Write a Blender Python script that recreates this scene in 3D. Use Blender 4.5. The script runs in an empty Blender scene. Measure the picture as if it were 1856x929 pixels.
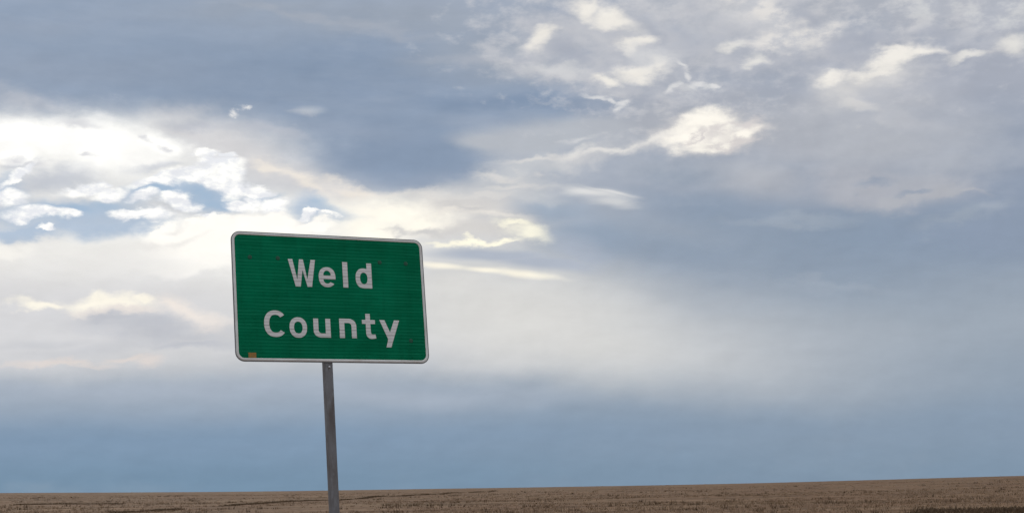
import bpy, bmesh, math, random
import numpy as np
from mathutils import Vector, Matrix
random.seed(4)
rng = np.random.default_rng(4)
S = bpy.context.scene
COL = S.collection
rad = math.radians

# ------------------------------------------------------------------ camera
PW, PH = 1856.0, 929.0            # size of the photograph: measurements below are given in its pixels
F = 2800.0                        # focal length in those pixels
PPX, PPY = 928.0, 640.0           # optical centre (the photo is a crop)
EYE = 1.6
ROLL = rad(0.92)
PITCH = math.atan((875.0 - PPY) / F)
fw = Vector((0, math.cos(PITCH), math.sin(PITCH)))
up0 = Vector((0, -math.sin(PITCH), math.cos(PITCH)))
rt0 = Vector((1, 0, 0))
rt = math.cos(ROLL) * rt0 - math.sin(ROLL) * up0
up = math.cos(ROLL) * up0 + math.sin(ROLL) * rt0
cam = bpy.data.cameras.new('camera')
cam.sensor_width = 36.0
cam.lens = 36.0 * F / PW
cam.shift_y = (PPY - PH / 2) / PW
cam.clip_start = 0.05
cam.clip_end = 20000
co = bpy.data.objects.new('camera', cam)
COL.objects.link(co)
M = Matrix.Identity(4)
for i in range(3):
    M[i][0], M[i][1], M[i][2] = rt[i], up[i], -fw[i]
M[0][3], M[1][3], M[2][3] = 0, 0, EYE
co.matrix_world = M
S.camera = co
S.render.resolution_x, S.render.resolution_y = 1024, 512
S.cycles.use_adaptive_sampling = True     # the sky is free of noise, so it needs few samples
S.cycles.adaptive_threshold = 0.015
S.cycles.adaptive_min_samples = 8

def ray(px, py):
    """world direction seen at a pixel of the photograph"""
    return (fw + rt * ((px - PPX) / F) + up * ((PPY - py) / F)).normalized()

def azel(px, py):
    d = ray(px, py)
    return math.degrees(math.atan2(d.x, d.y)), math.degrees(math.asin(d.z))

# ------------------------------------------------------------------ view transform
S.view_settings.view_transform = 'Standard'
S.view_settings.look = 'None'
S.view_settings.exposure = 0.0
S.view_settings.gamma = 1.0
S.view_settings.use_curve_mapping = False

# ------------------------------------------------------------------ sun, behind the bright clouds on the left
SUN_AZ, SUN_EL = azel(150, 262)
sun = bpy.data.lights.new('sun', 'SUN')
sun.energy = 0.6
sun.angle = rad(14)
sun.color = (1.0, 0.93, 0.82)
so = bpy.data.objects.new('sun', sun)
COL.objects.link(so)
sd = ray(150, 262)
so.rotation_euler = (-sd).to_track_quat('-Z', 'Y').to_euler()
so.location = (0, 0, 30)

# ------------------------------------------------------------------ world: Nishita sky with procedural clouds laid out by direction
def lin(c):
    c = c / 255.0
    return c / 12.92 if c <= 0.04045 else ((c + 0.055) / 1.055) ** 2.4

def rgb(r, g, b, k=1.0):
    return (lin(r) * k, lin(g) * k, lin(b) * k, 1.0)

world = bpy.data.worlds.new("World")
S.world = world
world.use_nodes = True
nt = world.node_tree
nt.nodes.clear()
SKY_K = 10.0                     # background strength is 0.1, so cloud colours carry 10

def link(a, b):
    nt.links.new(a, b)

def setin(sock, v):
    if isinstance(v, bpy.types.NodeSocket):
        link(v, sock)
    elif v is not None:
        sock.default_value = v

def m(op, a, b=None, c=None, clamp=False):
    n = nt.nodes.new('ShaderNodeMath'); n.operation = op; n.use_clamp = clamp
    setin(n.inputs[0], a)
    if b is not None: setin(n.inputs[1], b)
    if c is not None: setin(n.inputs[2], c)
    return n.outputs[0]

def vm(op, a, b=None, scale=None):
    n = nt.nodes.new('ShaderNodeVectorMath'); n.operation = op
    setin(n.inputs[0], a)
    if b is not None: setin(n.inputs[1], b)
    if scale is not None: setin(n.inputs['Scale'], scale)
    return n.outputs['Value'] if op in ('LENGTH', 'DOT_PRODUCT') else n.outputs['Vector']

def comb(x, y, z):
    n = nt.nodes.new('ShaderNodeCombineXYZ')
    setin(n.inputs[0], x); setin(n.inputs[1], y); setin(n.inputs[2], z)
    return n.outputs[0]

def noise(vec, scale, detail=4.0, rough=0.5, dist=0.0, out='Fac'):
    n = nt.nodes.new('ShaderNodeTexNoise'); n.noise_dimensions = '3D'
    link(vec, n.inputs['Vector'])
    n.inputs['Scale'].default_value = scale
    n.inputs['Detail'].default_value = detail
    n.inputs['Roughness'].default_value = rough
    n.inputs['Distortion'].default_value = dist
    return n.outputs[out]

def smooth(v, a, b, c=0.0, d=1.0):
    n = nt.nodes.new('ShaderNodeMapRange'); n.interpolation_type = 'SMOOTHSTEP'
    setin(n.inputs['Value'], v)
    for k, w in (('From Min', a), ('From Max', b), ('To Min', c), ('To Max', d)):
        n.inputs[k].default_value = w
    return n.outputs['Result']

def mix(fac, a, b):
    n = nt.nodes.new('ShaderNodeMix'); n.data_type = 'RGBA'
    setin(n.inputs['Factor'], fac)
    setin(n.inputs['A'], a); setin(n.inputs['B'], b)
    return n.outputs['Result']

tc = nt.nodes.new('ShaderNodeTexCoord')
DIR = tc.outputs['Generated']
sx = nt.nodes.new('ShaderNodeSeparateXYZ'); link(DIR, sx.inputs[0])
X, Y, Z = sx.outputs
AZ = m('MULTIPLY', m('ARCTAN2', X, Y), 57.29578)
EL = m('MULTIPLY', m('ARCSINE', Z), 57.29578)
P0 = comb(AZ, EL, 0.0)
D = vm('MULTIPLY', DIR, (1.0, 1.0, 1.9))          # clouds spread more sideways than upwards
DS = vm('MULTIPLY', DIR, (1.0, 1.0, 4.5))         # long streaks

def warp(amount, src, scale, detail, rough=0.55):
    c = noise(src, scale, detail, rough, out='Color')
    v = vm('SUBTRACT', c, (0.5, 0.5, 0.5))
    v = vm('MULTIPLY', v, (amount * 1.4, amount, 0.0))
    return vm('ADD', P0, v)

PS = warp(1.6, D, 8.0, 3)            # soft, broad warp
PM = warp(1.8, D, 24.0, 6)           # medium warp
PF = warp(1.3, D, 48.0, 6, 0.6)      # fine warp
nbroad = noise(D, 9.0, 4, 0.5)
nmid = noise(D, 26.0, 7, 0.56)
nfine = noise(D, 62.0, 8, 0.6)
nstreak = noise(DS, 16.0, 7, 0.55)
nstreakf = noise(DS, 38.0, 8, 0.58)
# same noise looked up a little nearer to the sun: the difference lights the cloud relief
sunshift = (0.006 * sd.x - 0.004, 0.0, 0.009)
DL = vm('ADD', D, sunshift)
relief = m('SUBTRACT', nmid, noise(DL, 26.0, 7, 0.56))
DLf = vm('ADD', D, (-0.003, 0.0, 0.006))
relieff = m('SUBTRACT', nfine, noise(DLf, 62.0, 8, 0.6))
FIELDS = {'b': nbroad, 'm': nmid, 'f': nfine, 's': nstreak, 'sf': nstreakf}
WARPS = {'0': P0, 's': PS, 'm': PM, 'f': PF}

def ellipse(px, py, rx, ry, rot, pos):
    """distance field of a tilted ellipse on the sky: 0 at the centre, 1 on the rim"""
    c = np.array(azel(px, py)); e = 4.0
    J = np.stack([(np.array(azel(px + e, py)) - c) / e, (np.array(azel(px, py + e)) - c) / e], 1)
    a = rad(rot)
    A = J @ np.array([[math.cos(a), -math.sin(a)], [math.sin(a), math.cos(a)]]) @ np.diag([rx, ry])
    U, s, Vt = np.linalg.svd(A)
    n = nt.nodes.new('ShaderNodeMapping'); n.vector_type = 'TEXTURE'
    link(pos, n.inputs['Vector'])
    n.inputs['Location'].default_value = (c[0], c[1], 0)
    n.inputs['Rotation'].default_value = (0, 0, math.atan2(U[1, 0], U[0, 0]))
    n.inputs['Scale'].default_value = (s[0], s[1], 1)
    return vm('LENGTH', n.outputs[0])

def field(shapes, pos, sm=0.25):
    r = None
    for s in shapes:
        s = tuple(s) + (0,) * (5 - len(s))
        e = ellipse(*s, pos)
        if r is None: r = e
        else: r = m('SMOOTH_MIN', r, e, sm)
    return r

# --- base: vertical gradients of the veil of cloud, one for the bright side, one for the far side; the unseen upper sky is made brighter to light the sign
def ramp(fac, stops):
    n = nt.nodes.new('ShaderNodeValToRGB'); n.color_ramp.interpolation = 'EASE'
    el = n.color_ramp.elements
    while len(el) > 1: el.remove(el[-1])
    el[0].position = stops[0][0]; el[0].color = rgb(*stops[0][1])
    for p, c in stops[1:]:
        x = el.new(p); x.color = rgb(*c)
    link(fac, n.inputs[0])
    return n.outputs[0]

def elpos(py):
    return max(0.0, (885 - py) * 0.02047 / 90.0)

SPS = nt.nodes.new('ShaderNodeSeparateXYZ'); link(PS, SPS.inputs[0])
elf = m('DIVIDE', m('ADD', m('MULTIPLY', SPS.outputs[1], 0.35), m('MULTIPLY', EL, 0.65)), 90.0)
left = ramp(elf, [(elpos(885), (112, 142, 168)), (elpos(800), (125, 150, 176)), (elpos(720), (157, 170, 186)),
                  (elpos(640), (203, 204, 206)), (elpos(500), (226, 224, 221)), (elpos(330), (196, 200, 207)),
                  (elpos(180), (150, 164, 184)), (elpos(0), (152, 166, 187)), (0.34, (198, 202, 209)), (0.7, (226, 227, 229))])
right = ramp(elf, [(elpos(885), (126, 147, 168)), (elpos(800), (135, 153, 173)), (elpos(720), (146, 160, 176)),
                   (elpos(620), (157, 168, 181)), (elpos(480), (138, 153, 172)), (elpos(330), (150, 161, 179)),
                   (elpos(180), (168, 173, 185)), (elpos(0), (174, 179, 189)), (0.34, (198, 202, 209)), (0.7, (226, 227, 229))])
side = smooth(m('ADD', AZ, m('MULTIPLY', m('SUBTRACT', nbroad, 0.5), 12.0)), -14.0, 13.0)
# behind the camera both veils meet: use the cosine of the azimuth there so that no seam shows
back = smooth(Y, 0.2, -0.5)
side = m('ADD', m('MULTIPLY', side, m('SUBTRACT', 1.0, back)), m('MULTIPLY', back, 0.6))
veil = vm('SCALE', mix(side, left, right), scale=SKY_K)
sky = nt.nodes.new('ShaderNodeTexSky'); sky.sky_type = 'NISHITA'
sky.sun_disc = False
sky.sun_elevation = rad(SUN_EL)
sky.sun_rotation = rad(SUN_AZ)
sky.altitude = 1500
sky.air_density = 1.0; sky.dust_density = 0.6; sky.ozone_density = 1.2
cover = smooth(m('ADD', nbroad, m('MULTIPLY', m('SUBTRACT', nmid, 0.5), 0.3)), 0.14, 0.36, 0.97, 0.995)
CUR = mix(cover, sky.outputs[0], veil)
# large light and dark clouds everywhere (they go on outside the picture)
inframe = field([(930, 430, 1150, 620)], vm('ADD', P0, vm('SCALE', CUR, scale=1e-12)))
outside = smooth(inframe, 0.85, 1.5, 0.06, 1.0)
CUR = mix(m('MULTIPLY', smooth(nbroad, 0.52, 0.7), m('MULTIPLY', outside, 0.5)), CUR, rgb(232, 230, 228, SKY_K))
CUR = mix(m('MULTIPLY', smooth(nbroad, 0.48, 0.32), m('MULTIPLY', outside, 0.5)), CUR, rgb(140, 156, 180, SKY_K))

def paint(color, shapes, soft=0.5, amp=0.5, nz='m', pos='m', op=1.0, shade=None, k=1.0, relief_k=0.0, rel='m', sm=0.25, tex=None):
    """lay one bank of cloud over the sky: shapes in photo pixels turned into directions, ragged and torn by noise"""
    global CUR
    # a vanishing term ties each layer to the one below, so that the shader compiler works through them in order
    r = field(shapes, vm('ADD', WARPS[pos], vm('SCALE', CUR, scale=1e-12)), sm)
    if amp:
        r = m('ADD', r, m('MULTIPLY', m('SUBTRACT', FIELDS[nz], 0.5), -2.0 * amp))
    a = smooth(r, 1.0 + soft * 0.6, 1.0 - min(0.97, soft * 0.9), 0.0, op)
    if tex is None:
        tex = {'0': 0.0, 's': 0.0, 'm': 0.16, 'f': 0.2}[pos] if nz != 'b' else 0.0
    if tex:
        a = m('MULTIPLY', a, smooth(FIELDS['sf' if nz in ('s', 'sf', 'b') else 'f'], 0.3, 0.6, 1.0 - tex, 1.0))
    cc = (color[0], color[1], color[2] - 0.07 * max(0, color[2] - color[0]))
    c = rgb(*cc, SKY_K * k)
    if shade:
        f = FIELDS[nz]
        if relief_k:
            f = m('ADD', 0.5, m('MULTIPLY', relief if rel == 'm' else relieff, relief_k))
            f = smooth(f, 0.2, 0.8)
        else:
            f = smooth(f, 0.38, 0.62)
        c = mix(f, rgb(*shade, SKY_K), c)
    CUR = mix(a, CUR, c)

# --- grey-blue stratus across the upper left
paint((148, 163, 187), [(150, 70, 620, 135), (620, 140, 420, 120, 5), (720, 262, 190, 88, 12), (930, 192, 210, 34, 4)], 0.5, 0.3, 'b', 's')
paint((136, 153, 180), [(500, 140, 300, 60, 4), (720, 125, 130, 60), (735, 262, 150, 52, 12), (900, 186, 215, 22, 3)], 0.9, 0.7, 's', 's', 0.85)
paint((126, 145, 174), [(890, 184, 190, 17, 3), (540, 110, 120, 24, 3)], 1.3, 0.8, 's', 's', 0.6)
paint((158, 167, 182), [(700, 45, 330, 32, 2), (860, 105, 130, 40), (480, 20, 200, 20)], 1.2, 1.0, 's', 's', 0.75)
paint((172, 177, 188), [(690, 50, 90, 12, 4), (560, 30, 120, 8, 8), (870, 120, 90, 10, 3)], 1.3, 1.0, 'sf', 'm', 0.6)
paint((158, 168, 187), [(150, 115, 240, 22, 3), (90, 40, 150, 14, -3), (640, 230, 110, 12, 8), (780, 318, 70, 10, -6)], 1.4, 1.2, 's', 's', 0.35)
paint((188, 192, 202), [(50, 178, 80, 16, 10), (335, 198, 62, 14, -12), (560, 196, 26, 8)], 1.1, 0.6, 'm', 'm', 0.8)
paint((172, 180, 194), [(400, 90, 520, 110, 4), (850, 100, 240, 90, 4)], 1.2, 1.9, 'sf', 'm', 0.13, tex=0.3)
paint((132, 149, 174), [(450, 120, 480, 90, 4), (760, 270, 150, 60, 12)], 1.2, 1.5, 's', 'm', 0.35, tex=0.2)
# --- glare round the hidden sun and the bright bank it lights
paint((244, 243, 239), [(120, 282, 380, 82), (380, 445, 380, 62), (660, 395, 230, 52, 8)], 0.9, 0.3, 'm', 's', 0.95)
paint((212, 211, 213), [(450, 270, 150, 40, 22), (575, 322, 110, 26, 22), (350, 236, 60, 12, 12)], 0.9, 0.5, 'm', 's', 0.9)
paint((186, 190, 201), [(360, 222, 44, 10, 8), (480, 240, 70, 14, 12)], 1.0, 0.5, 'm', 'm', 0.75)
paint((238, 231, 222), [(540, 322, 80, 12, 24), (480, 297, 40, 8, 18), (650, 345, 60, 10, 10)], 1.0, 0.5, 'sf', 'm', 0.95)
# --- clear blue gaps between the small clouds
paint((176, 193, 216), [(140, 398, 180, 30, 3), (250, 405, 70, 24), (300, 350, 90, 22), (585, 378, 56, 24, 14), (20, 345, 40, 30), (385, 360, 60, 24), (50, 420, 70, 14)], 0.7, 0.22, 'm', 'm', 0.95, tex=0.08)
paint((160, 185, 214), [(372, 358, 30, 18, 20), (300, 350, 44, 10), (200, 374, 70, 13), (590, 370, 28, 12, 20), (120, 380, 50, 9), (470, 352, 30, 8)], 1.0, 0.25, 'm', 'm', 0.75, tex=0.08)
paint((192, 197, 208), [(105, 322, 80, 20, -6), (270, 302, 46, 12, -6), (40, 300, 50, 10, -8)], 0.9, 0.5, 'm', 'm', 0.9)
# --- small bright cumulus
paint((255, 254, 250), [(80, 250, 190, 36, 3), (190, 262, 100, 46, 5), (30, 282, 60, 18), (290, 255, 46, 22)], 0.8, 0.45, 'm', 'm', 1.0, k=1.12)
paint((205, 206, 213), [(145, 226, 46, 9, 6), (25, 291, 24, 6), (186, 281, 14, 4, -10), (75, 297, 30, 5), (268, 244, 12, 5, 40), (292, 262, 10, 5)], 1.0, 0.5, 'f', 'm', 0.75)
paint((232, 231, 231), [(150, 262, 240, 50, 3)], 1.0, 2.0, 'f', 'm', 0.2)
W = dict(shade=(234, 236, 241), k=1.06, relief_k=2.5, rel='f', sm=0.12, tex=0)
paint((255, 254, 250), [(362, 271, 26, 11, -6), (396, 272, 12, 7), (390, 298, 46, 24), (366, 292, 26, 16), (345, 322, 76, 17, -8), (415, 315, 34, 18), (288, 331, 58, 11, -4), (412, 334, 40, 17, 8), (442, 336, 26, 11, 10)], 0.5, 0.26, 'f', 'm', 1.0, **W)
paint((255, 254, 250), [(150, 342, 44, 12, -14), (178, 330, 18, 9), (192, 350, 38, 14), (278, 360, 34, 11, 6), (330, 364, 20, 12, -12), (258, 387, 54, 9, -2), (355, 383, 20, 6),
   (422, 367, 36, 13, 6), (472, 345, 22, 10), (490, 368, 34, 14, 4), (455, 358, 18, 9)], 0.5, 0.26, 'f', 'm', 1.0, **W)
paint((255, 254, 250), [(40, 316, 46, 7, -26), (22, 356, 36, 19), (60, 390, 48, 13, 3), (108, 392, 22, 8), (85, 416, 14, 4), (560, 386, 26, 5), (596, 388, 14, 6)], 0.5, 0.26, 'f', 'm', 1.0, **W)
paint((255, 252, 245), [(430, 425, 160, 44), (310, 430, 60, 36, -10), (500, 396, 50, 18), (565, 408, 44, 16), (360, 395, 44, 13, -8), (340, 470, 110, 34), (290, 412, 30, 12, -20)], 0.4, 0.26, 'f', 'm', 1.0, k=1.05, sm=0.1, tex=0.05)
paint((232, 229, 226), [(310, 410, 20, 6, -20), (330, 440, 40, 8, -20), (270, 452, 50, 8)], 1.1, 0.5, 'f', 'm', 0.7)
paint((238, 236, 232), [(20, 462, 60, 28), (170, 472, 160, 30)], 0.8, 0.4, 'm', 'm', 0.9)
paint((253, 250, 243), [(25, 450, 44, 16, 10)], 0.9, 0.3, 'f', 'm', 0.95)
# --- lower left: pale veil with lit crests and grey bellies
paint((217, 217, 220), [(130, 570, 430, 96), (840, 560, 240, 100, 10)], 0.9, 0.2, 'm', 's', 0.8)
paint((255, 249, 234), [(190, 550, 92, 18, 2), (180, 536, 40, 11), (262, 544, 26, 9), (70, 550, 50, 10)], 0.8, 0.35, 'f', 'm', 0.95, tex=0.12)
paint((242, 233, 225), [(360, 563, 68, 20, 16), (322, 548, 28, 9), (225, 566, 90, 9)], 0.9, 0.4, 'f', 'm', 0.9)
paint((188, 191, 200), [(290, 592, 150, 22, 4), (210, 580, 80, 12), (350, 616, 90, 12)], 1.1, 0.6, 'm', 'm', 0.85)
paint((198, 200, 206), [(60, 612, 90, 7), (150, 625, 120, 10)], 1.2, 0.6, 's', 's', 0.6)
paint((226, 216, 210), [(270, 652, 36, 14, 5), (232, 645, 50, 6, -8), (100, 660, 90, 6)], 1.1, 0.5, 'sf', 'm', 0.75)
paint((172, 182, 198), [(220, 705, 420, 14), (700, 712, 260, 18, 3)], 1.4, 0.4, 's', 's', 0.6)
# --- right of the board: diffuse light fanning down to the right
paint((190, 194, 200), [(1240, 620, 330, 74, 6), (1120, 560, 260, 60, 16)], 1.6, 0.1, 's', 's', 0.7)
paint((206, 208, 210), [(1090, 620, 240, 62, 8), (1020, 560, 180, 56, 18)], 1.5, 0.1, 's', 's', 0.8)
paint((219, 218, 215), [(920, 575, 250, 92, 12), (830, 520, 90, 50)], 1.2, 0.1, 's', 's', 0.92)
paint((216, 213, 210), [(840, 368, 160, 34, -3), (860, 405, 150, 26)], 0.9, 0.4, 'm', 's', 0.9)
paint((255, 250, 237), [(700, 384, 90, 26, 8), (665, 410, 60, 34), (765, 402, 70, 16)], 1.0, 0.3, 'm', 'm', 1.0, k=1.04, tex=0.05)
paint((236, 231, 223), [(790, 352, 80, 9, -4), (900, 392, 60, 8, 8), (820, 382, 40, 7, -10)], 1.1, 0.5, 'sf', 'm', 0.8)
paint((203, 202, 202), [(775, 413, 48, 6, 4), (715, 409, 34, 5), (845, 380, 44, 5, 6)], 1.0, 0.5, 'sf', 'm', 0.85)
paint((160, 174, 194), [(1015, 376, 66, 22, 10), (1070, 425, 74, 28, 20)], 1.0, 0.4, 'm', 's', 0.9)
paint((255, 250, 229), [(965, 424, 46, 14, 8), (928, 409, 34, 7, 6), (870, 434, 84, 5, 0)], 0.9, 0.45, 'f', 'm', 1.0, k=1.03, tex=0.1)
paint((176, 184, 199), [(895, 455, 116, 13, 3), (985, 474, 96, 16, 8), (1050, 452, 56, 26, 20)], 0.7, 0.25, 's', 's', 0.98)
paint((253, 247, 230), [(945, 498, 66, 8, 10), (885, 489, 44, 6, 8), (800, 476, 50, 7, 8)], 1.0, 0.35, 'sf', 's', 0.95)
# --- pale grey wedge in the middle
paint((182, 187, 196), [(890, 252, 80, 18, 4), (960, 254, 110, 34, 0), (1060, 245, 120, 34, 0)], 0.6, 0.25, 'm', 's', 0.95)
paint((198, 201, 206), [(950, 314, 110, 22, -8), (900, 340, 120, 14, -4), (1010, 300, 70, 20, -10), (940, 350, 70, 16, 10)], 0.9, 0.5, 'm', 'm', 0.9)
paint((218, 216, 214), [(905, 318, 40, 6, 10), (985, 290, 70, 6, -8), (930, 336, 60, 6, -4), (870, 352, 60, 6, -4)], 1.1, 0.6, 'sf', 'm', 0.8)
# --- right half
paint((173, 177, 187), [(1500, 255, 340, 80, 6), (1620, 345, 150, 34, -4), (1250, 220, 180, 50), (1350, 330, 150, 40, 4)], 0.9, 0.4, 's', 's', 0.9)
paint((138, 154, 177), [(1180, 450, 170, 40, 12), (1290, 390, 110, 46, 8), (1240, 320, 80, 30, 5), (1700, 440, 220, 40)], 1.2, 0.3, 's', 's', 0.7)
paint((142, 155, 178), [(1830, 350, 90, 90, 0), (1800, 420, 140, 50)], 1.2, 0.3, 's', 's', 0.7)
paint((174, 177, 187), [(1600, 360, 90, 20, 4), (1690, 345, 80, 26, -6), (1750, 345, 30, 8, 30), (1560, 340, 90, 30)], 0.9, 0.7, 'm', 'm', 0.85)
paint((176, 179, 187), [(1700, 352, 64, 14, -14), (1640, 364, 70, 10, -5), (1740, 342, 24, 8, 20)], 0.6, 0.5, 'f', 'm', 0.8, tex=0.1)
paint((157, 168, 184), [(1745, 392, 76, 12, -10), (1480, 520, 160, 10, 6), (1430, 400, 120, 10, -4)], 1.1, 0.7, 's', 'm', 0.8)
paint((149, 160, 179), [(1588, 338, 32, 10, -14), (1655, 352, 28, 6, -8)], 0.9, 0.5, 'sf', 'm', 0.85)
paint((206, 208, 211), [(1095, 354, 62, 11, 10), (1120, 370, 44, 10, 8), (1060, 350, 32, 7)], 1.0, 0.5, 'sf', 's', 0.95)
paint((222, 222, 222), [(1075, 350, 36, 5, 8), (1120, 352, 40, 3, 14)], 1.1, 0.4, 'sf', 's', 0.8)
# broad billows high on the right
paint((184, 188, 197), [(1290, 80, 250, 80, 0), (1120, 85, 150, 80, 5), (1010, 110, 110, 50)], 1.0, 0.5, 'm', 'm', 0.85)
paint((203, 204, 208), [(1110, 40, 90, 34, 14), (1150, 110, 70, 50, 0), (988, 68, 44, 30), (1010, 124, 70, 16, 6), (1085, 150, 60, 22, 10), (1370, 45, 130, 46, 8), (1210, 60, 60, 36)], 1.1, 0.7, 'f', 'm', 0.8)
paint((152, 164, 185), [(1120, 2, 40, 9), (1000, 18, 60, 12), (1060, 105, 24, 14), (1235, 60, 24, 14, 40), (1190, 40, 16, 12)], 1.1, 0.5, 'm', 'm', 0.8)
paint((158, 167, 184), [(1390, 150, 90, 24, 5), (1720, 62, 56, 22, 5), (1560, 50, 50, 30), (1290, 150, 40, 20)], 1.1, 0.5, 'm', 'm', 0.8)
paint((193, 195, 201), [(1560, 168, 90, 42, -14), (1610, 140, 80, 40, -18), (1590, 205, 60, 16, 14)], 0.9, 0.35, 'm', 'm', 0.9)
paint((206, 206, 208), [(1540, 172, 60, 34, -8), (1590, 150, 70, 24, -24)], 1.1, 0.35, 'm', 'm', 0.85, tex=0.1)
paint((182, 185, 194), [(1650, 175, 80, 40, -6), (1640, 225, 80, 14, 8)], 1.2, 0.35, 'm', 's', 0.8)
paint((214, 213, 215), [(1150, 70, 210, 110, 4), (1420, 60, 240, 80, 6), (1760, 40, 160, 60, 0)], 1.0, 2.2, 'f', 'm', 0.55, tex=0.3)
paint((166, 172, 187), [(1150, 100, 200, 90, 4), (1430, 110, 240, 70, 6), (1760, 110, 160, 60, 0)], 1.0, 2.0, 'm', 'f', 0.55, tex=0.3)
paint((190, 193, 200), [(1640, 250, 240, 70, 6), (1300, 300, 160, 40, 0)], 1.2, 1.6, 'm', 'f', 0.35, tex=0.3)
# --- lit crests on the right
paint((164, 170, 185), [(1135, 112, 20, 10, 10), (1190, 60, 22, 14, 30), (1040, 90, 34, 16, 20), (1470, 30, 30, 18, 30), (1560, 80, 50, 16, -20), (1700, 60, 50, 12, 0)], 1.1, 0.7, 'f', 'm', 0.7)
paint((212, 211, 211), [(1515, 165, 40, 26, 10), (1585, 128, 80, 20, -24), (1545, 195, 50, 12, 22)], 1.1, 0.45, 'f', 'm', 0.85)
paint((242, 238, 231), [(1600, 110, 66, 11, -26), (1655, 90, 56, 10, 3), (1515, 147, 36, 11, -26), (1630, 100, 60, 12, -14)], 0.85, 0.4, 'f', 'm', 0.95)
paint((226, 223, 220), [(1440, 72, 84, 24, -10), (1490, 56, 50, 14, 4), (1380, 22, 76, 24, 20), (1335, 10, 60, 16, 24), (1400, 92, 60, 12, 0)], 1.0, 0.7, 'f', 'm', 0.95, shade=(198, 200, 206))
paint((228, 226, 222), [(1316, 91, 22, 10), (1364, 112, 19, 9, 10), (1834, 78, 30, 19), (1760, 100, 38, 7, -8)], 1.0, 0.45, 'f', 'm', 0.9)
paint((206, 208, 211), [(1690, 15, 62, 24, -5), (1810, 22, 60, 26), (1245, 142, 26, 20, 40), (1272, 166, 32, 8, 20)], 1.1, 0.7, 'f', 'm', 0.9, shade=(182, 186, 196))
paint((238, 234, 227), [(1112, 34, 46, 18, 20), (981, 66, 23, 17), (1158, 80, 32, 11, -20), (1138, 94, 22, 12, 30), (1153, 135, 54, 12, -8), (1090, 145, 24, 10, 10), (1195, 122, 14, 18, 30), (1060, 18, 30, 14, 20)], 0.85, 0.45, 'f', 'm', 1.0, tex=0.12)
paint((222, 222, 223), [(1075, 177, 28, 6, 10), (1107, 185, 20, 5, 26), (1125, 195, 9, 8, 60), (1210, 156, 15, 6, -30), (1240, 121, 18, 4, 20), (1262, 161, 17, 6, 10), (1290, 170, 9, 4), (1245, 140, 8, 12, 0)], 0.9, 0.35, 'f', 'm', 0.9, tex=0.1)
paint((210, 211, 214), [ (1052, 242, 28, 6, -8), (1003, 122, 50, 10, 5), (1180, 108, 50, 22, 0)], 1.1, 0.5, 'f', 'm', 0.85)
paint((208, 208, 210), [(1070, 282, 64, 22, -14), (1150, 266, 60, 14, -14), (1200, 262, 60, 18, -14)], 1.0, 0.4, 'f', 'm', 0.85)
paint((226, 221, 217), [(1290, 240, 84, 32, -4), (1355, 234, 50, 16, -10), (1250, 245, 50, 20, -20)], 0.8, 0.45, 'f', 'm', 0.95, tex=0.1)
paint((255, 250, 240), [(1288, 220, 46, 18, 0), (1256, 232, 40, 18, -26), (1318, 222, 26, 11, 10), (1248, 252, 46, 13, -18), (1290, 256, 40, 10, -14), (1335, 243, 44, 10, -18)], 0.9, 0.5, 'f', 'm', 1.0, sm=0.2, tex=0.25)
paint((214, 209, 208), [(1302, 239, 34, 8, -20), (1348, 224, 30, 8, -8), (1264, 246, 22, 5, -30), (1335, 262, 40, 7, -16), (1300, 268, 20, 4, 0)], 1.1, 0.5, 'f', 'f', 0.95)
paint((236, 233, 228), [(1190, 259, 50, 9, -20), (1115, 271, 66, 7, -6), (1048, 274, 32, 12, -24)], 1.15, 0.5, 'f', 'm', 0.8)
paint((246, 244, 241), [(430, 203, 10, 8), (424, 208, 10, 4), (366, -4, 22, 6)], 1.2, 0.6, 'f', 'f', 0.9)
paint((184, 192, 204), [(560, 200, 24, 7)], 1.2, 0.2, 'f', '0', 0.7, tex=0)
# faint structure that runs through all of the cloud
CUR = vm('SCALE', CUR, scale=m('ADD', 1.0, m('ADD', m('MULTIPLY', relief, 0.16), m('ADD', m('MULTIPLY', m('SUBTRACT', nstreakf, 0.5), 0.05), m('MULTIPLY', relieff, 0.05)))))


bg = nt.nodes.new('ShaderNodeBackground')
bg.inputs['Strength'].default_value = 0.1
link(CUR, bg.inputs['Color'])
wo = nt.nodes.new('ShaderNodeOutputWorld')
link(bg.outputs[0], wo.inputs[0])

# ------------------------------------------------------------------ helpers for objects
def obj(name, mesh, mat, parent=None, loc=None):
    o = bpy.data.objects.new(name, mesh)
    COL.objects.link(o)
    if mat: mesh.materials.append(mat)
    if parent: o.parent = parent
    if loc: o.location = loc
    return o

def mesh_from(name, verts, faces, smooth_=False):
    me = bpy.data.meshes.new(name)
    me.from_pydata([tuple(v) for v in verts], [], faces)
    me.update()
    if smooth_:
        me.polygons.foreach_set('use_smooth', [True] * len(me.polygons))
    return me

def fast_mesh(name, verts, quads):
    me = bpy.data.meshes.new(name)
    nv, nf = len(verts), len(quads)
    k = quads.shape[1]
    me.vertices.add(nv); me.vertices.foreach_set('co', verts.astype(np.float32).ravel())
    me.loops.add(nf * k); me.loops.foreach_set('vertex_index', quads.astype(np.int32).ravel())
    me.polygons.add(nf)
    me.polygons.foreach_set('loop_start', np.arange(0, nf * k, k, dtype=np.int32))
    me.update(calc_edges=True); me.validate()
    return me

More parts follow.
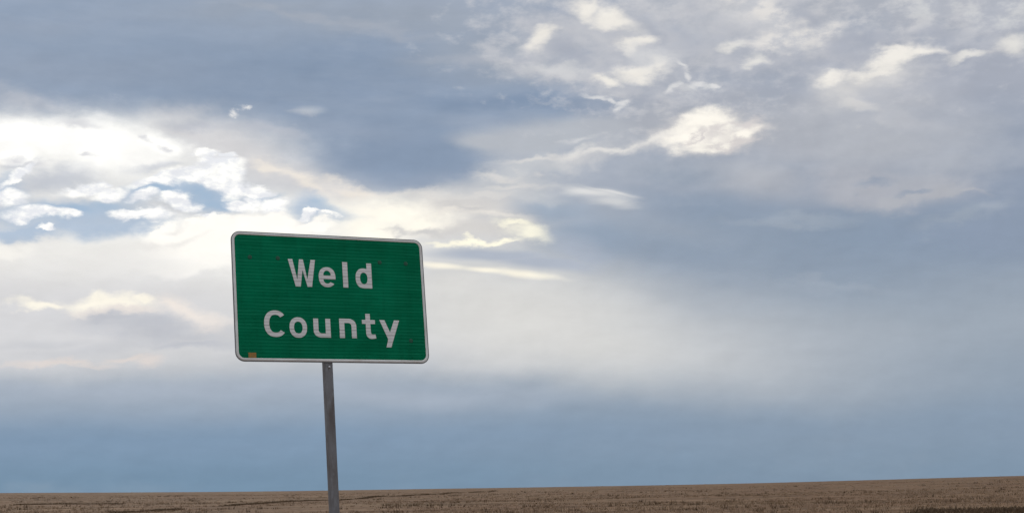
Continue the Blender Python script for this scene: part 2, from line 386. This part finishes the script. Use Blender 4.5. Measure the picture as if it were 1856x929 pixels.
class Mat:
    """small wrapper round a node material"""
    def __init__(self, name, base=(0.5, 0.5, 0.5), rough=0.6, metal=0.0, spec=0.5):
        self.mat = bpy.data.materials.new(name); self.mat.use_nodes = True
        self.t = self.mat.node_tree
        self.b = self.t.nodes['Principled BSDF']
        self.b.inputs['Base Color'].default_value = (*base, 1)
        self.b.inputs['Roughness'].default_value = rough
        self.b.inputs['Metallic'].default_value = metal
        self.b.inputs['Specular IOR Level'].default_value = spec
    def n(self, kind, **kw):
        x = self.t.nodes.new(kind)
        for k, v in kw.items():
            setattr(x, k, v)
        return x
    def l(self, a, b): self.t.links.new(a, b)
    def coord(self, which='Object', scale=(1, 1, 1), rot=(0, 0, 0)):
        c = self.n('ShaderNodeTexCoord'); p = self.n('ShaderNodeMapping')
        p.inputs['Scale'].default_value = scale; p.inputs['Rotation'].default_value = rot
        self.l(c.outputs[which], p.inputs[0]); return p.outputs[0]
    def noise(self, vec, scale, detail=5, rough=0.55):
        x = self.n('ShaderNodeTexNoise'); self.l(vec, x.inputs['Vector'])
        x.inputs['Scale'].default_value = scale; x.inputs['Detail'].default_value = detail; x.inputs['Roughness'].default_value = rough
        return x.outputs['Fac']
    def rng(self, v, a, b, c=0.0, d=1.0):
        x = self.n('ShaderNodeMapRange'); x.interpolation_type = 'SMOOTHSTEP'
        self.l(v, x.inputs[0])
        for i, w in enumerate((a, b, c, d)): x.inputs[i + 1].default_value = w
        return x.outputs[0]
    def mixc(self, f, a, b):
        x = self.n('ShaderNodeMix', data_type='RGBA')
        for s, v in (('Factor', f), ('A', a), ('B', b)):
            if isinstance(v, bpy.types.NodeSocket): self.l(v, x.inputs[s])
            elif s == 'Factor': x.inputs[s].default_value = v
            else: x.inputs[s].default_value = (*v, 1)
        return x.outputs['Result']
    def mul(self, a, b):
        x = self.n('ShaderNodeMath', operation='MULTIPLY')
        for i, v in enumerate((a, b)):
            if isinstance(v, bpy.types.NodeSocket): self.l(v, x.inputs[i])
            else: x.inputs[i].default_value = v
        return x.outputs[0]
    def color(self, s): self.l(s, self.b.inputs['Base Color'])
    def bump(self, h, strength=0.3, dist=0.01):
        x = self.n('ShaderNodeBump'); x.inputs['Strength'].default_value = strength; x.inputs['Distance'].default_value = dist
        self.l(h, x.inputs['Height']); self.l(x.outputs[0], self.b.inputs['Normal'])

# ------------------------------------------------------------------ ground
xs = np.array([-900, 0, 200, 465, 620, 930, 1180, 1391, 1600, 1856, 2800], float)
ys = np.array([904, 892.3, 891.6, 889.8, 887.4, 882.8, 878.6, 874.3, 868.4, 861.0, 843], float)
haz, hz = [], []
RIDGE = 450.0
for px, py in zip(xs, ys):
    a, e = azel(px, py)
    haz.append(a); hz.append(EYE + RIDGE * math.tan(rad(e)))
haz = np.array(haz); hz = np.array(hz)
taz = np.linspace(haz[0], haz[-1], 400)
tz = np.interp(taz, haz, hz)
kern = np.hanning(31); kern /= kern.sum()
tz = np.convolve(np.pad(tz, 15, mode='edge'), kern, mode='valid')

def vnoise(x, y, seed):
    """smooth value noise in numpy"""
    r = np.random.default_rng(seed).random((256, 256))
    xi, yi = np.floor(x).astype(int), np.floor(y).astype(int)
    fx, fy = x - xi, y - yi
    fx, fy = fx * fx * (3 - 2 * fx), fy * fy * (3 - 2 * fy)
    g = lambda i, j: r[i % 256, j % 256]
    return (g(xi, yi) * (1 - fx) + g(xi + 1, yi) * fx) * (1 - fy) + (g(xi, yi + 1) * (1 - fx) + g(xi + 1, yi + 1) * fx) * fy - 0.5

def height(x, y):
    r = np.hypot(x, y) + 1e-6
    a = np.degrees(np.arctan2(x, y))
    zr = np.interp(a, taz, tz)
    t = np.clip((r - 40.0) / (RIDGE - 40.0), 0, 1); t = t * t * (3 - 2 * t)
    z = zr * t - np.maximum(0, r - RIDGE) * 0.012
    fade = np.clip((RIDGE - r) / 150.0, 0.12, 1)
    z = z + fade * (0.22 * vnoise(x / 23, y / 17, 1) + 0.12 * vnoise(x / 6.0, y / 5.0, 2) + 0.05 * vnoise(x / 1.4, y / 1.3, 3))
    z = z + 0.03 * vnoise(x / 0.45, y / 0.4, 5) * np.clip((220 - r) / 100, 0, 1)
    near = np.clip((r - 3) / 20, 0.15, 1)
    return z * near

az_f = np.concatenate([np.linspace(-180, -24, 60, endpoint=False), np.linspace(-24, 24, 560), np.linspace(24, 180, 61)[1:]])
rr = np.concatenate([[0.02], np.geomspace(0.5, 60, 90), np.linspace(60, 180, 260)[1:], np.geomspace(180, 520, 120)[1:], np.geomspace(520, 6000, 40)[1:]])
na, nr = len(az_f) - 1, len(rr)
A, Rr = np.meshgrid(np.radians(az_f[:-1]), rr, indexing='ij')
gx, gy = np.sin(A) * Rr, np.cos(A) * Rr
gz = height(gx, gy)
gv = np.stack([gx, gy, gz], -1).reshape(-1, 3)
i = np.arange(na)[:, None]; j = np.arange(nr - 1)[None]
i2 = (i + 1) % na
gq = np.stack([i * nr + j, i * nr + j + 1, i2 * nr + j + 1, i2 * nr + j], -1).reshape(-1, 4)
gq = gq[:, ::-1]
gme = fast_mesh('ground', gv, gq)
gme.polygons.foreach_set('use_smooth', [True] * len(gme.polygons))
g = Mat('dry_field', rough=0.95, spec=0.1)
gc = g.coord()
gcs = g.coord(scale=(0.35, 1.6, 1.0), rot=(0, 0, rad(-3)))
n1 = g.noise(gc, 0.055, 5); n2 = g.noise(gc, 0.9, 7, 0.65); n3 = g.noise(gcs, 0.16, 6, 0.6); n4 = g.noise(gc, 7.0, 5, 0.65)
c = g.mixc(g.rng(n1, 0.35, 0.65), (0.225, 0.131, 0.077), (0.225, 0.142, 0.082))
c = g.mixc(g.mul(g.rng(n3, 0.50, 0.64), 0.8), c, (0.287, 0.183, 0.108))
c = g.mixc(g.mul(g.rng(n3, 0.49, 0.36), 0.8), c, (0.120, 0.068, 0.038))
c = g.mixc(g.mul(g.rng(n2, 0.50, 0.64), 0.7), c, (0.089, 0.055, 0.032))
c = g.mixc(g.mul(g.rng(n4, 0.5, 0.7), 0.4), c, (0.264, 0.175, 0.107))
g.color(c)
g.bump(n4, 0.6, 0.04)
ground = obj('ground', gme, g.mat)
ground['kind'] = 'structure'

# ------------------------------------------------------------------ dry grass and stubble standing on the field
def grass(name, x, y, h, w, blades, spread, mat):
    n = len(x)
    X = np.repeat(x, blades); Yv = np.repeat(y, blades)
    H = np.repeat(h, blades) * rng.uniform(0.45, 1.15, n * blades)
    W = np.repeat(w, blades) * rng.uniform(0.6, 1.3, n * blades)
    Sp = np.repeat(spread, blades)
    a = rng.uniform(0, 2 * np.pi, n * blades); rad_ = np.sqrt(rng.random(n * blades)) * Sp
    X = X + np.cos(a) * rad_; Yv = Yv + np.sin(a) * rad_
    Zb = height(X, Yv) - 0.015
    b = rng.uniform(0, np.pi, n * blades)
    dx, dy = np.cos(b) * W * 0.5, np.sin(b) * W * 0.5
    la = rng.uniform(0, 2 * np.pi, n * blades); lean = rng.uniform(0.05, 0.6, n * blades) * H
    lx, ly = np.cos(la) * lean, np.sin(la) * lean
    v = np.stack([np.stack([X - dx, Yv - dy, Zb], -1), np.stack([X + dx, Yv + dy, Zb], -1),
                  np.stack([X + lx + dx * 0.25, Yv + ly + dy * 0.25, Zb + H], -1), np.stack([X + lx - dx * 0.25, Yv + ly - dy * 0.25, Zb + H], -1)], 1)
    q = np.arange(n * blades * 4).reshape(-1, 4)
    o = obj(name, fast_mesh(name, v.reshape(-1, 3), q), mat)
    o['kind'] = 'stuff'
    return o

def grass_mat(name, a, b, c_):
    t = Mat(name, rough=0.9, spec=0.15)
    k = t.coord()
    f = t.noise(k, 0.5, 4); f2 = t.noise(k, 9.0, 3)
    t.color(t.mixc(t.mul(t.rng(f2, 0.45, 0.65), 0.7), t.mixc(t.rng(f, 0.35, 0.65), a, b), c_))
    return t.mat

straw = grass_mat('straw', (0.275, 0.185, 0.115), (0.215, 0.14, 0.085), (0.34, 0.245, 0.155))
weed = grass_mat('dead_weed', (0.12, 0.082, 0.05), (0.145, 0.094, 0.06), (0.19, 0.135, 0.083))

# stubble in loose rows, thinned by patches
N = 34000
r_ = np.sqrt(rng.uniform(62 ** 2, 300 ** 2, N)); a_ = np.radians(rng.uniform(-21, 21, N))
near = rng.random(N) < 0.45
r_ = np.where(near, rng.uniform(62, 170, N), r_)
x_, y_ = np.sin(a_) * r_, np.cos(a_) * r_
row = np.round((y_ + 0.06 * x_) / 3.2) * 3.2 - 0.06 * x_
y_ = np.where(rng.random(N) < 0.55, row + rng.normal(0, 0.35, N), y_)
keep = (vnoise(x_ / 14, y_ / 9, 11) + 0.6 * vnoise(x_ / 4, y_ / 3, 12)) > -0.12
x_, y_ = x_[keep], y_[keep]
n_ = len(x_)
grass('dry_grass', x_, y_, rng.uniform(0.05, 0.18, n_), rng.uniform(0.02, 0.05, n_), 5, rng.uniform(0.08, 0.3, n_), straw)
# nearer ground, below the picture
N = 14000
r_ = rng.uniform(1.5, 64, N); a_ = np.radians(rng.uniform(-60, 60, N))
x_, y_ = np.sin(a_) * r_, np.cos(a_) * r_
grass('short_stubble', x_, y_, rng.uniform(0.05, 0.16, N), rng.uniform(0.008, 0.016, N), 6, rng.uniform(0.05, 0.2, N), straw)
# dead weeds: the line along the old track, a band at the near right, and scattered clumps
y1 = rng.uniform(100, 285, 5200)
x1 = rng.normal(0, 0.28, len(y1)) - 25.5 + (y1 - 110) * 0.09 + ((y1 - 110) / 126) ** 2 * 3.4 + 0.5 * np.sin(y1 * 0.08)
k1 = vnoise(y1 / 11, y1 * 0, 21) > -0.2
x1, y1 = x1[k1], y1[k1]
x1b = rng.uniform(-51, -41, 500); y1b = 160 + rng.normal(0, 0.8, 500) + (x1b + 46) * 0.5
x1, y1 = np.concatenate([x1, x1b]), np.concatenate([y1, y1b])
h1 = rng.uniform(0.06, 0.17, len(x1))
x2 = np.clip(rng.normal(24, 5.0, 2200), 9, 40); y2 = 69.5 + rng.normal(0, 1.6, 2200) - (x2 - 12) * 0.1
k2 = vnoise(x2 / 3, y2 / 3, 22) > -0.12 + (18 - x2) * 0.05
x2, y2 = x2[k2], y2[k2]
nc = 200
r3 = rng.uniform(70, 260, nc); a3 = np.radians(rng.uniform(-20, 20, nc))
x3 = np.repeat(np.sin(a3) * r3, 5) + rng.normal(0, 0.5, nc * 5); y3 = np.repeat(np.cos(a3) * r3, 5) + rng.normal(0, 0.3, nc * 5)
x_, y_ = np.concatenate([x1, x2, x3]), np.concatenate([y1, y2, y3])
n_ = len(x_)
h_ = np.concatenate([h1, rng.uniform(0.10, 0.30, n_ - len(h1))])
grass('dead_weeds', x_, y_, h_, rng.uniform(0.03, 0.07, n_), 6, rng.uniform(0.1, 0.3, n_), weed)

# ------------------------------------------------------------------ the sign
SW, SH = 0.945, 0.6096
def rotv(v):
    th = np.linalg.norm(v) + 1e-12; k = v / th
    K = np.array([[0, -k[2], k[1]], [k[2], 0, -k[0]], [-k[1], k[0], 0]])
    return np.eye(3) + math.sin(th) * K + (1 - math.cos(th)) * K @ K
RT, UP, FW = (np.array(v) for v in (rt, up, fw))
def proj(Pw):
    d = Pw @ FW
    return np.stack([PPX + F * (Pw @ RT) / d, PPY - F * (Pw @ UP) / d], -1)
# the board's pose, found from the four measured corners of the board
tgt = np.array([[415.9, 418.0], [765.9, 434.6], [777.6, 659.3], [428.7, 653.6]])
LC = np.array([[-SW / 2, 0, SH / 2], [SW / 2, 0, SH / 2], [SW / 2, 0, -SH / 2], [-SW / 2, 0, -SH / 2]])
q = np.array([-0.84, 7.15, 0.87, 0.05, -0.05, 0.45])
res = lambda q: (proj(LC @ rotv(q[3:]).T + q[:3]) - tgt).ravel()
lam = 1e-3; r0 = res(q)
for _ in range(300):
    Jm = np.stack([(res(q + np.eye(6)[k] * 1e-6) - r0) / 1e-6 for k in range(6)], 1)
    dq = np.linalg.solve(Jm.T @ Jm + lam * np.diag(np.diag(Jm.T @ Jm)), -Jm.T @ r0)
    r1 = res(q + dq)
    if r1 @ r1 < r0 @ r0: q = q + dq; r0 = r1; lam *= 0.5
    else: lam = min(lam * 3, 1e6)
RS = rotv(q[3:]); CS = q[:3] + np.array([0, 0, EYE])
BX, BY, BZ = RS[:, 0], RS[:, 1], RS[:, 2]        # BY points away from the viewer

def on_board(px, py):
    """board coordinates (x right, z up) of a point of its face"""
    d = np.array(ray(px, py)); o = np.array([0, 0, EYE])
    t = ((CS - o) @ BY) / (d @ BY)
    v = o + d * t - CS
    return v @ BX, v @ BZ

# post: from under the board down to the ground, leaning as the photo shows
POST_W = 0.0405
OFF = 0.004 + POST_W / 2
axis_top = CS + BZ * (SH * 0.42) + BY * OFF
tx, tz_ = on_board(596.6, 662)
axis_top = CS + BX * tx + BZ * (SH * 0.42) + BY * OFF
axis_mid = CS + BX * tx + BZ * tz_ + BY * OFF
# foot direction: the post must pass the pixel (604.5, 925) at about the same lean away from the viewer
d2 = np.array(ray(605.8, 925)); o2 = np.array([0, 0, EYE])
lean_y = (axis_top - axis_mid)[1] / (axis_top - axis_mid)[2]
t = axis_mid[1] / d2[1]
for _ in range(20):
    p2 = o2 + d2 * t
    want = axis_mid[1] - lean_y * (axis_mid[2] - p2[2])
    t = want / d2[1]
p2 = o2 + d2 * t
dirp = (axis_mid - p2) / np.linalg.norm(axis_mid - p2)
foot = axis_mid - dirp * (axis_mid[2] / dirp[2])
foot[2] = 0.0
root = bpy.data.objects.new('road_sign', None)
COL.objects.link(root)
root.location = foot
root['label'] = 'green county sign with white lettering and pale rounded border on a leaning grey steel post'
root['category'] = 'road sign'
bpy.context.view_layer.update()

def place(o, mat4):
    o.matrix_parent_inverse = Matrix.Identity(4)
    o.matrix_local = mat4

MB = Matrix(((BX[0], BY[0], BZ[0], CS[0] - foot[0]), (BX[1], BY[1], BZ[1], CS[1] - foot[1]), (BX[2], BY[2], BZ[2], CS[2] - foot[2]), (0, 0, 0, 1)))

def rrect(w, h, r, n=8):
    pts = []
    for cx, cz, a0 in ((w / 2 - r, h / 2 - r, 0), (-w / 2 + r, h / 2 - r, 90), (-w / 2 + r, -h / 2 + r, 180), (w / 2 - r, -h / 2 + r, 270)):
        for k in range(n + 1):
            a = rad(a0 + 90 * k / n)
            pts.append((cx + r * math.cos(a), cz + r * math.sin(a)))
    return pts

def loft(name, loops):
    """closed loops of (x,z) at depth y, skinned in order; first and last are capped"""
    v, f = [], []
    n = len(loops[0][0])
    for pts, y in loops: v += [(x, y, z) for x, z in pts]
    for k in range(len(loops) - 1):
        for a in range(n):
            b = (a + 1) % n
            f.append((k * n + a, k * n + b, (k + 1) * n + b, (k + 1) * n + a))
    return v, f, n

def plate(name, w, h, r, y0, y1, bev):
    loops = [(rrect(w, h, r), y1), (rrect(w, h, r), y0 + bev), (rrect(w - 2 * bev, h - 2 * bev, r - bev), y0)]
    v, f, n = loft(name, loops)
    f.append(tuple(range(n))); f.append(tuple(range(2 * n, 3 * n))[::-1])
    me = mesh_from(name, v, f)
    bm = bmesh.new(); bm.from_mesh(me); bmesh.ops.recalc_face_normals(bm, faces=bm.faces); bm.to_mesh(me); bm.free()
    return me

def ring(name, w, h, r, prof):
    """frame swept round the board: prof is a closed list of (inset, y)"""
    loops = [(rrect(w - 2 * s, h - 2 * s, max(0.002, r - s)), y) for s, y in prof]
    v, f, n = loft(name, loops + [loops[0]])
    k = len(loops)
    f = [tuple(a if a < k * n else a - k * n for a in fc) for fc in f]
    v = v[:k * n]
    me = mesh_from(name, v, f)
    bm = bmesh.new(); bm.from_mesh(me); bmesh.ops.recalc_face_normals(bm, faces=bm.faces); bm.to_mesh(me); bm.free()
    return me

# materials of the sign: sheeting with fine horizontal ribs
def sheeting(name, c1, c2, dark, rough, rib=0.5, spec=0.3):
    t = Mat(name, rough=rough, spec=spec)
    k = t.coord()
    w = t.n('ShaderNodeTexWave', wave_type='BANDS', bands_direction='Z', wave_profile='SIN')
    t.l(k, w.inputs['Vector'])
    w.inputs['Scale'].default_value = 1.0 / 0.0157 * math.pi * 2 / 20.0
    w.inputs['Distortion'].default_value = 0.25; w.inputs['Detail'].default_value = 2; w.inputs['Detail Scale'].default_value = 3
    ks = t.coord(scale=(3.0, 1, 45.0))
    gate = t.rng(t.noise(ks, 1.0, 3), 0.38, 0.62)
    blot = t.noise(t.coord(), 6.0, 5)
    col = t.mixc(t.rng(blot, 0.3, 0.7), c1, c2)
    runs = t.rng(t.noise(t.coord(scale=(22.0, 1, 1.3)), 1.0, 6, 0.6), 0.46, 0.72)
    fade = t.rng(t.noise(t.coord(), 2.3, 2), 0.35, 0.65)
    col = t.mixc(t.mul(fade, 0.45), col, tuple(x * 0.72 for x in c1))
    col = t.mixc(t.mul(runs, 0.3), col, tuple(x * 0.62 for x in c1))
    lines = t.mul(t.rng(w.outputs['Fac'], 0.45, 0.95), t.mul(gate, rib))
    t.color(t.mixc(lines, col, dark))
    t.bump(w.outputs['Fac'], 0.35, 0.0015)
    return t.mat

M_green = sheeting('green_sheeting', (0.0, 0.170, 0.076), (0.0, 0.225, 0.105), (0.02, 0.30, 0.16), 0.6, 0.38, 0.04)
M_white = sheeting('white_sheeting', (0.88, 0.865, 0.85), (0.94, 0.93, 0.91), (0.42, 0.41, 0.39), 0.45, 0.7)
tb = Mat('border_sheeting', (0.80, 0.80, 0.77), 0.4, 0.0, 0.4)
kb = tb.coord()
tb.color(tb.mixc(tb.rng(tb.noise(kb, 9.0, 5), 0.35, 0.7), (0.90, 0.91, 0.89), (0.72, 0.70, 0.66)))
M_border = tb.mat
ta = Mat('aluminium', (0.45, 0.45, 0.46), 0.45, 0.8)
ta.color(ta.mixc(ta.rng(ta.noise(ta.coord(), 20.0, 5), 0.35, 0.7), (0.22, 0.22, 0.22), (0.15, 0.145, 0.14)))
M_alu = ta.mat
tp = Mat('galvanised_steel', (0.4, 0.4, 0.41), 0.55, 0.55)
kp = tp.coord(scale=(1, 1, 0.35))
cp = tp.mixc(tp.rng(tp.noise(kp, 18.0, 6), 0.35, 0.68), (0.21, 0.205, 0.21), (0.14, 0.122, 0.115))
cp = tp.mixc(tp.mul(tp.rng(tp.noise(kp, 70.0, 4), 0.52, 0.7), 0.4), cp, (0.29, 0.29, 0.30))
tp.color(cp); tp.bump(tp.noise(kp, 60.0, 5), 0.15, 0.002)
M_post = tp.mat
M_bolt = Mat('zinc_bolt', (0.62, 0.62, 0.63), 0.35, 0.8).mat
M_gbolt = Mat('painted_rivet', (0.0, 0.085, 0.038), 0.5, 0.0).mat
to = Mat('orange_sticker', (0.45, 0.20, 0.05), 0.6)
to.color(to.mixc(to.rng(to.noise(to.coord(), 160.0, 3), 0.42, 0.6), (0.42, 0.19, 0.025), (0.27, 0.19, 0.06)))
M_stick = to.mat

panel = obj('sign_panel', plate('sign_panel', SW, SH, 0.043, 0.0, 0.0032, 0.0012), M_alu, root)
place(panel, MB)
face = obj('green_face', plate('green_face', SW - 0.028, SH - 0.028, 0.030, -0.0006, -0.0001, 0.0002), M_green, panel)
border = obj('border', ring('border', SW, SH, 0.043, [(0.0045, -0.0001), (0.0065, -0.0022), (0.0100, -0.0028), (0.0150, -0.0022), (0.0168, -0.0002)]), M_border, panel)
for p in border.data.polygons: p.use_smooth = False

# --- letters: outlines in px of the photo (x right, y up from the baseline), scaled into their measured boxes
def arc(cx, cy, rx, ry, a0, a1, n=10, p=2.0):
    out = []
    for k in range(n + 1):
        a = rad(a0 + (a1 - a0) * k / n); c_, s_ = math.cos(a), math.sin(a)
        out.append((cx + rx * math.copysign(abs(c_) ** (2 / p), c_), cy + ry * math.copysign(abs(s_) ** (2 / p), s_)))
    return out

def rev(l): return l[::-1]
GL = {}
GL['W'] = [[(0.5, 49), (8.4, 49), (15.8, 12), (20.2, 49), (27.2, 49), (33.4, 13), (40.8, 49), (48.6, 49), (41.2, 0), (33.2, 0), (25.6, 30), (21.2, 0), (12.4, 0)]]
GL['l'] = [[(0, 0), (10, 0), (10, 45), (0, 45)]]
GL['o'] = [arc(16, 18.5, 16, 18.5, 0, 360, 36, 2.2)[:-1], arc(16, 18.5, 7.8, 10.8, 0, 360, 28, 2.2)[:-1]]
GL['C'] = [arc(19, 24, 19, 24, 38, 322, 40, 2.3) + arc(19.4, 24, 10.8, 16.3, 317, 43, 32, 2.3)]
GL['e'] = [[(30, 14.2)] + arc(15, 18, 15, 18, 0, 322, 40, 2.3) + arc(15, 17.6, 7.4, 11.3, 315, 200, 14, 2.2) + [(8.8, 14.2)],
           [(9.0, 21.0)] + rev(arc(15, 20.0, 6.9, 9.9, 12, 168, 14, 2.2)) + [(21.0, 21.0)]]
GL['d'] = [[(20.4, 45), (29, 45), (29, 0), (14, 0)] + arc(14, 17.8, 14, 17.8, 270, 90, 18, 2.3) + [(20.4, 35.0)],
           arc(14.6, 17.8, 6.7, 10.4, 0, 360, 26, 2.2)[:-1]]
GL['u'] = [[(0, 34), (9, 34)] + arc(15, 13, 6, 5.5, 180, 270, 6) + [(22, 7.5), (22, 34), (31, 34), (31, 0), (13, 0)] + arc(13, 12, 13, 12, 270, 180, 8)]
GL['n'] = [[(0, 0), (0, 35), (18, 35)] + arc(18, 22, 13, 13, 90, 0, 8) + [(31, 0), (22, 0)] + arc(16, 22, 6, 5.5, 0, 90, 6) + [(9.2, 27.5), (9.2, 0)]]
GL['t'] = [[(6.8, 45), (15.2, 45), (15.2, 34), (24, 34), (24, 27), (15.2, 27)] + arc(19, 12, 3.5, 4, 180, 270, 5) + [(23.6, 8.4), (25, 1.0), (18, 0)] + arc(16, 10, 9.2, 10, 270, 180, 8) + [(6.8, 27), (0, 27), (0, 34), (6.8, 34)]]
GL['y'] = [[(0, 49), (9.0, 49), (18.2, 27), (26.6, 49), (36, 49), (21.0, 6), (19.0, 0), (10.2, 0), (14.2, 14.5)]]
BOX = [('W', 522.6, 571.8, 470.0, 519.0), ('e', 577.6, 607.8, 484.2, 520.0), ('l', 621.0, 630.0, 475.0, 520.8), ('d', 644.2, 673.4, 477.0, 522.2),
       ('C', 478.6, 515.4, 562.2, 610.0), ('o', 524.6, 556.4, 574.6, 611.6), ('u', 568.2, 599.0, 577.2, 611.2), ('n', 615.2, 645.8, 577.4, 612.2),
       ('t', 656.2, 680.8, 568.6, 613.6), ('y', 688.8, 724.6, 580.0, 629.0)]

def letter_mesh(ch, w, h):
    cu = bpy.data.curves.new('letter', 'CURVE'); cu.dimensions = '2D'; cu.fill_mode = 'BOTH'
    allp = [p for l in GL[ch] for p in l]
    x0, x1 = min(p[0] for p in allp), max(p[0] for p in allp); y0, y1 = min(p[1] for p in allp), max(p[1] for p in allp)
    for l in GL[ch]:
        sp = cu.splines.new('POLY'); sp.points.add(len(l) - 1); sp.use_cyclic_u = True
        for k, (x, y) in enumerate(l):
            sp.points[k].co = ((x - (x0 + x1) / 2) / (x1 - x0) * w, (y - (y0 + y1) / 2) / (y1 - y0) * h, 0, 1)
    cu.extrude = 0.0007
    to_ = bpy.data.objects.new('letter_curve', cu); COL.objects.link(to_)
    dg = bpy.context.evaluated_depsgraph_get()
    me = bpy.data.meshes.new_from_object(to_.evaluated_get(dg))
    bpy.data.objects.remove(to_); bpy.data.curves.remove(cu)
    me.transform(Matrix(((1, 0, 0, 0), (0, 0, -1, 0), (0, 1, 0, 0), (0, 0, 0, 1))))
    me.name = 'letter'
    return me

for ch, l_, r__, t_, b_ in BOX:
    cx, cz = on_board((l_ + r__) / 2, (t_ + b_) / 2)
    xl, _z = on_board(l_, (t_ + b_) / 2); xr, _z = on_board(r__, (t_ + b_) / 2)
    _x, zt = on_board((l_ + r__) / 2, t_); _x, zb = on_board((l_ + r__) / 2, b_)
    o = obj('letter', letter_mesh(ch, xr - xl, zt - zb), M_white, panel, (cx, -0.0014, cz))
    o['label'] = 'white letter ' + ch

def bolt_mesh(r, hgt, dome=True):
    bm = bmesh.new()
    rings = [(r, 0), (r, -hgt * 0.4), (r * 0.75, -hgt * 0.85), (r * 0.3, -hgt)]
    prev = None
    for rr_, y in rings:
        cur = [bm.verts.new((rr_ * math.cos(2 * math.pi * k / 12), y, rr_ * math.sin(2 * math.pi * k / 12))) for k in range(12)]
        if prev:
            for k in range(12): bm.faces.new((prev[k], prev[(k + 1) % 12], cur[(k + 1) % 12], cur[k]))
        prev = cur
    bm.faces.new(prev)
    bmesh.ops.recalc_face_normals(bm, faces=bm.faces)
    me = bpy.data.meshes.new('bolt'); bm.to_mesh(me); bm.free()
    return me

rv = bolt_mesh(0.0105, 0.0018); rv.name = 'rivet'; rv.materials.append(M_gbolt)
for px, py in ((452.7, 465.7), (503.5, 467.8), (687.9, 475.4), (735.2, 477.8), (745, 617)):
    x, z = on_board(px, py)
    obj('rivet', rv, None, panel, (x, -0.0004, z))
# orange sticker low on the left corner
xa, za = on_board(450, 638.5); xb, zb = on_board(464.5, 648)
sk = obj('sticker', mesh_from('sticker', *(lambda w, h: ([(-w, 0, -h), (w, 0, -h), (w, 0, h), (-w, 0, h), (-w, .0006, -h), (w, .0006, -h), (w, .0006, h), (-w, .0006, h)],
      [(0, 1, 2, 3), (7, 6, 5, 4), (0, 4, 5, 1), (1, 5, 6, 2), (2, 6, 7, 3), (3, 7, 4, 0)]))((xb - xa) / 2, (za - zb) / 2)), M_stick, panel, ((xa + xb) / 2, -0.0014, (za + zb) / 2))

# --- post: square steel tube, open at the top, with rounded edges
zx = Vector(dirp)
yx = Vector(BY) - zx * Vector(BY).dot(zx); yx.normalize()
xx = yx.cross(zx)
length = float((axis_top - foot) @ dirp)
def tube(w, wall, z0, z1):
    lo = [(p, z) for p, z in ((rrect(w, w, 0.006, 4), z0), (rrect(w, w, 0.006, 4), z1), (rrect(w - 2 * wall, w - 2 * wall, 0.004, 4), z1), (rrect(w - 2 * wall, w - 2 * wall, 0.004, 4), z1 - 0.3))]
    v, f, n = [], [], len(lo[0][0])
    for pts, z in lo: v += [(a, b, z) for a, b in pts]
    for k in range(3):
        for a in range(n):
            b = (a + 1) % n
            f.append((k * n + a, k * n + b, (k + 1) * n + b, (k + 1) * n + a))
    f.append(tuple(range(3 * n, 4 * n)))
    me = mesh_from('post', v, f)
    bm = bmesh.new(); bm.from_mesh(me); bmesh.ops.recalc_face_normals(bm, faces=bm.faces); bm.to_mesh(me); bm.free()
    for p in me.polygons: p.use_smooth = True
    me.set_sharp_from_angle(angle=rad(35))
    return me
post = obj('post', tube(POST_W, 0.0025, -0.5, length), M_post, root)
place(post, Matrix(((xx.x, yx.x, zx.x, 0), (xx.y, yx.y, zx.y, 0), (xx.z, yx.z, zx.z, 0), (0, 0, 0, 1))))
bh = bolt_mesh(0.006, 0.006); bh.name = 'bolt'; bh.materials.append(M_bolt)
hb = float((axis_mid - foot) @ dirp)
obj('bolt', bh, None, post, (0.001, -POST_W / 2, hb - 0.006))
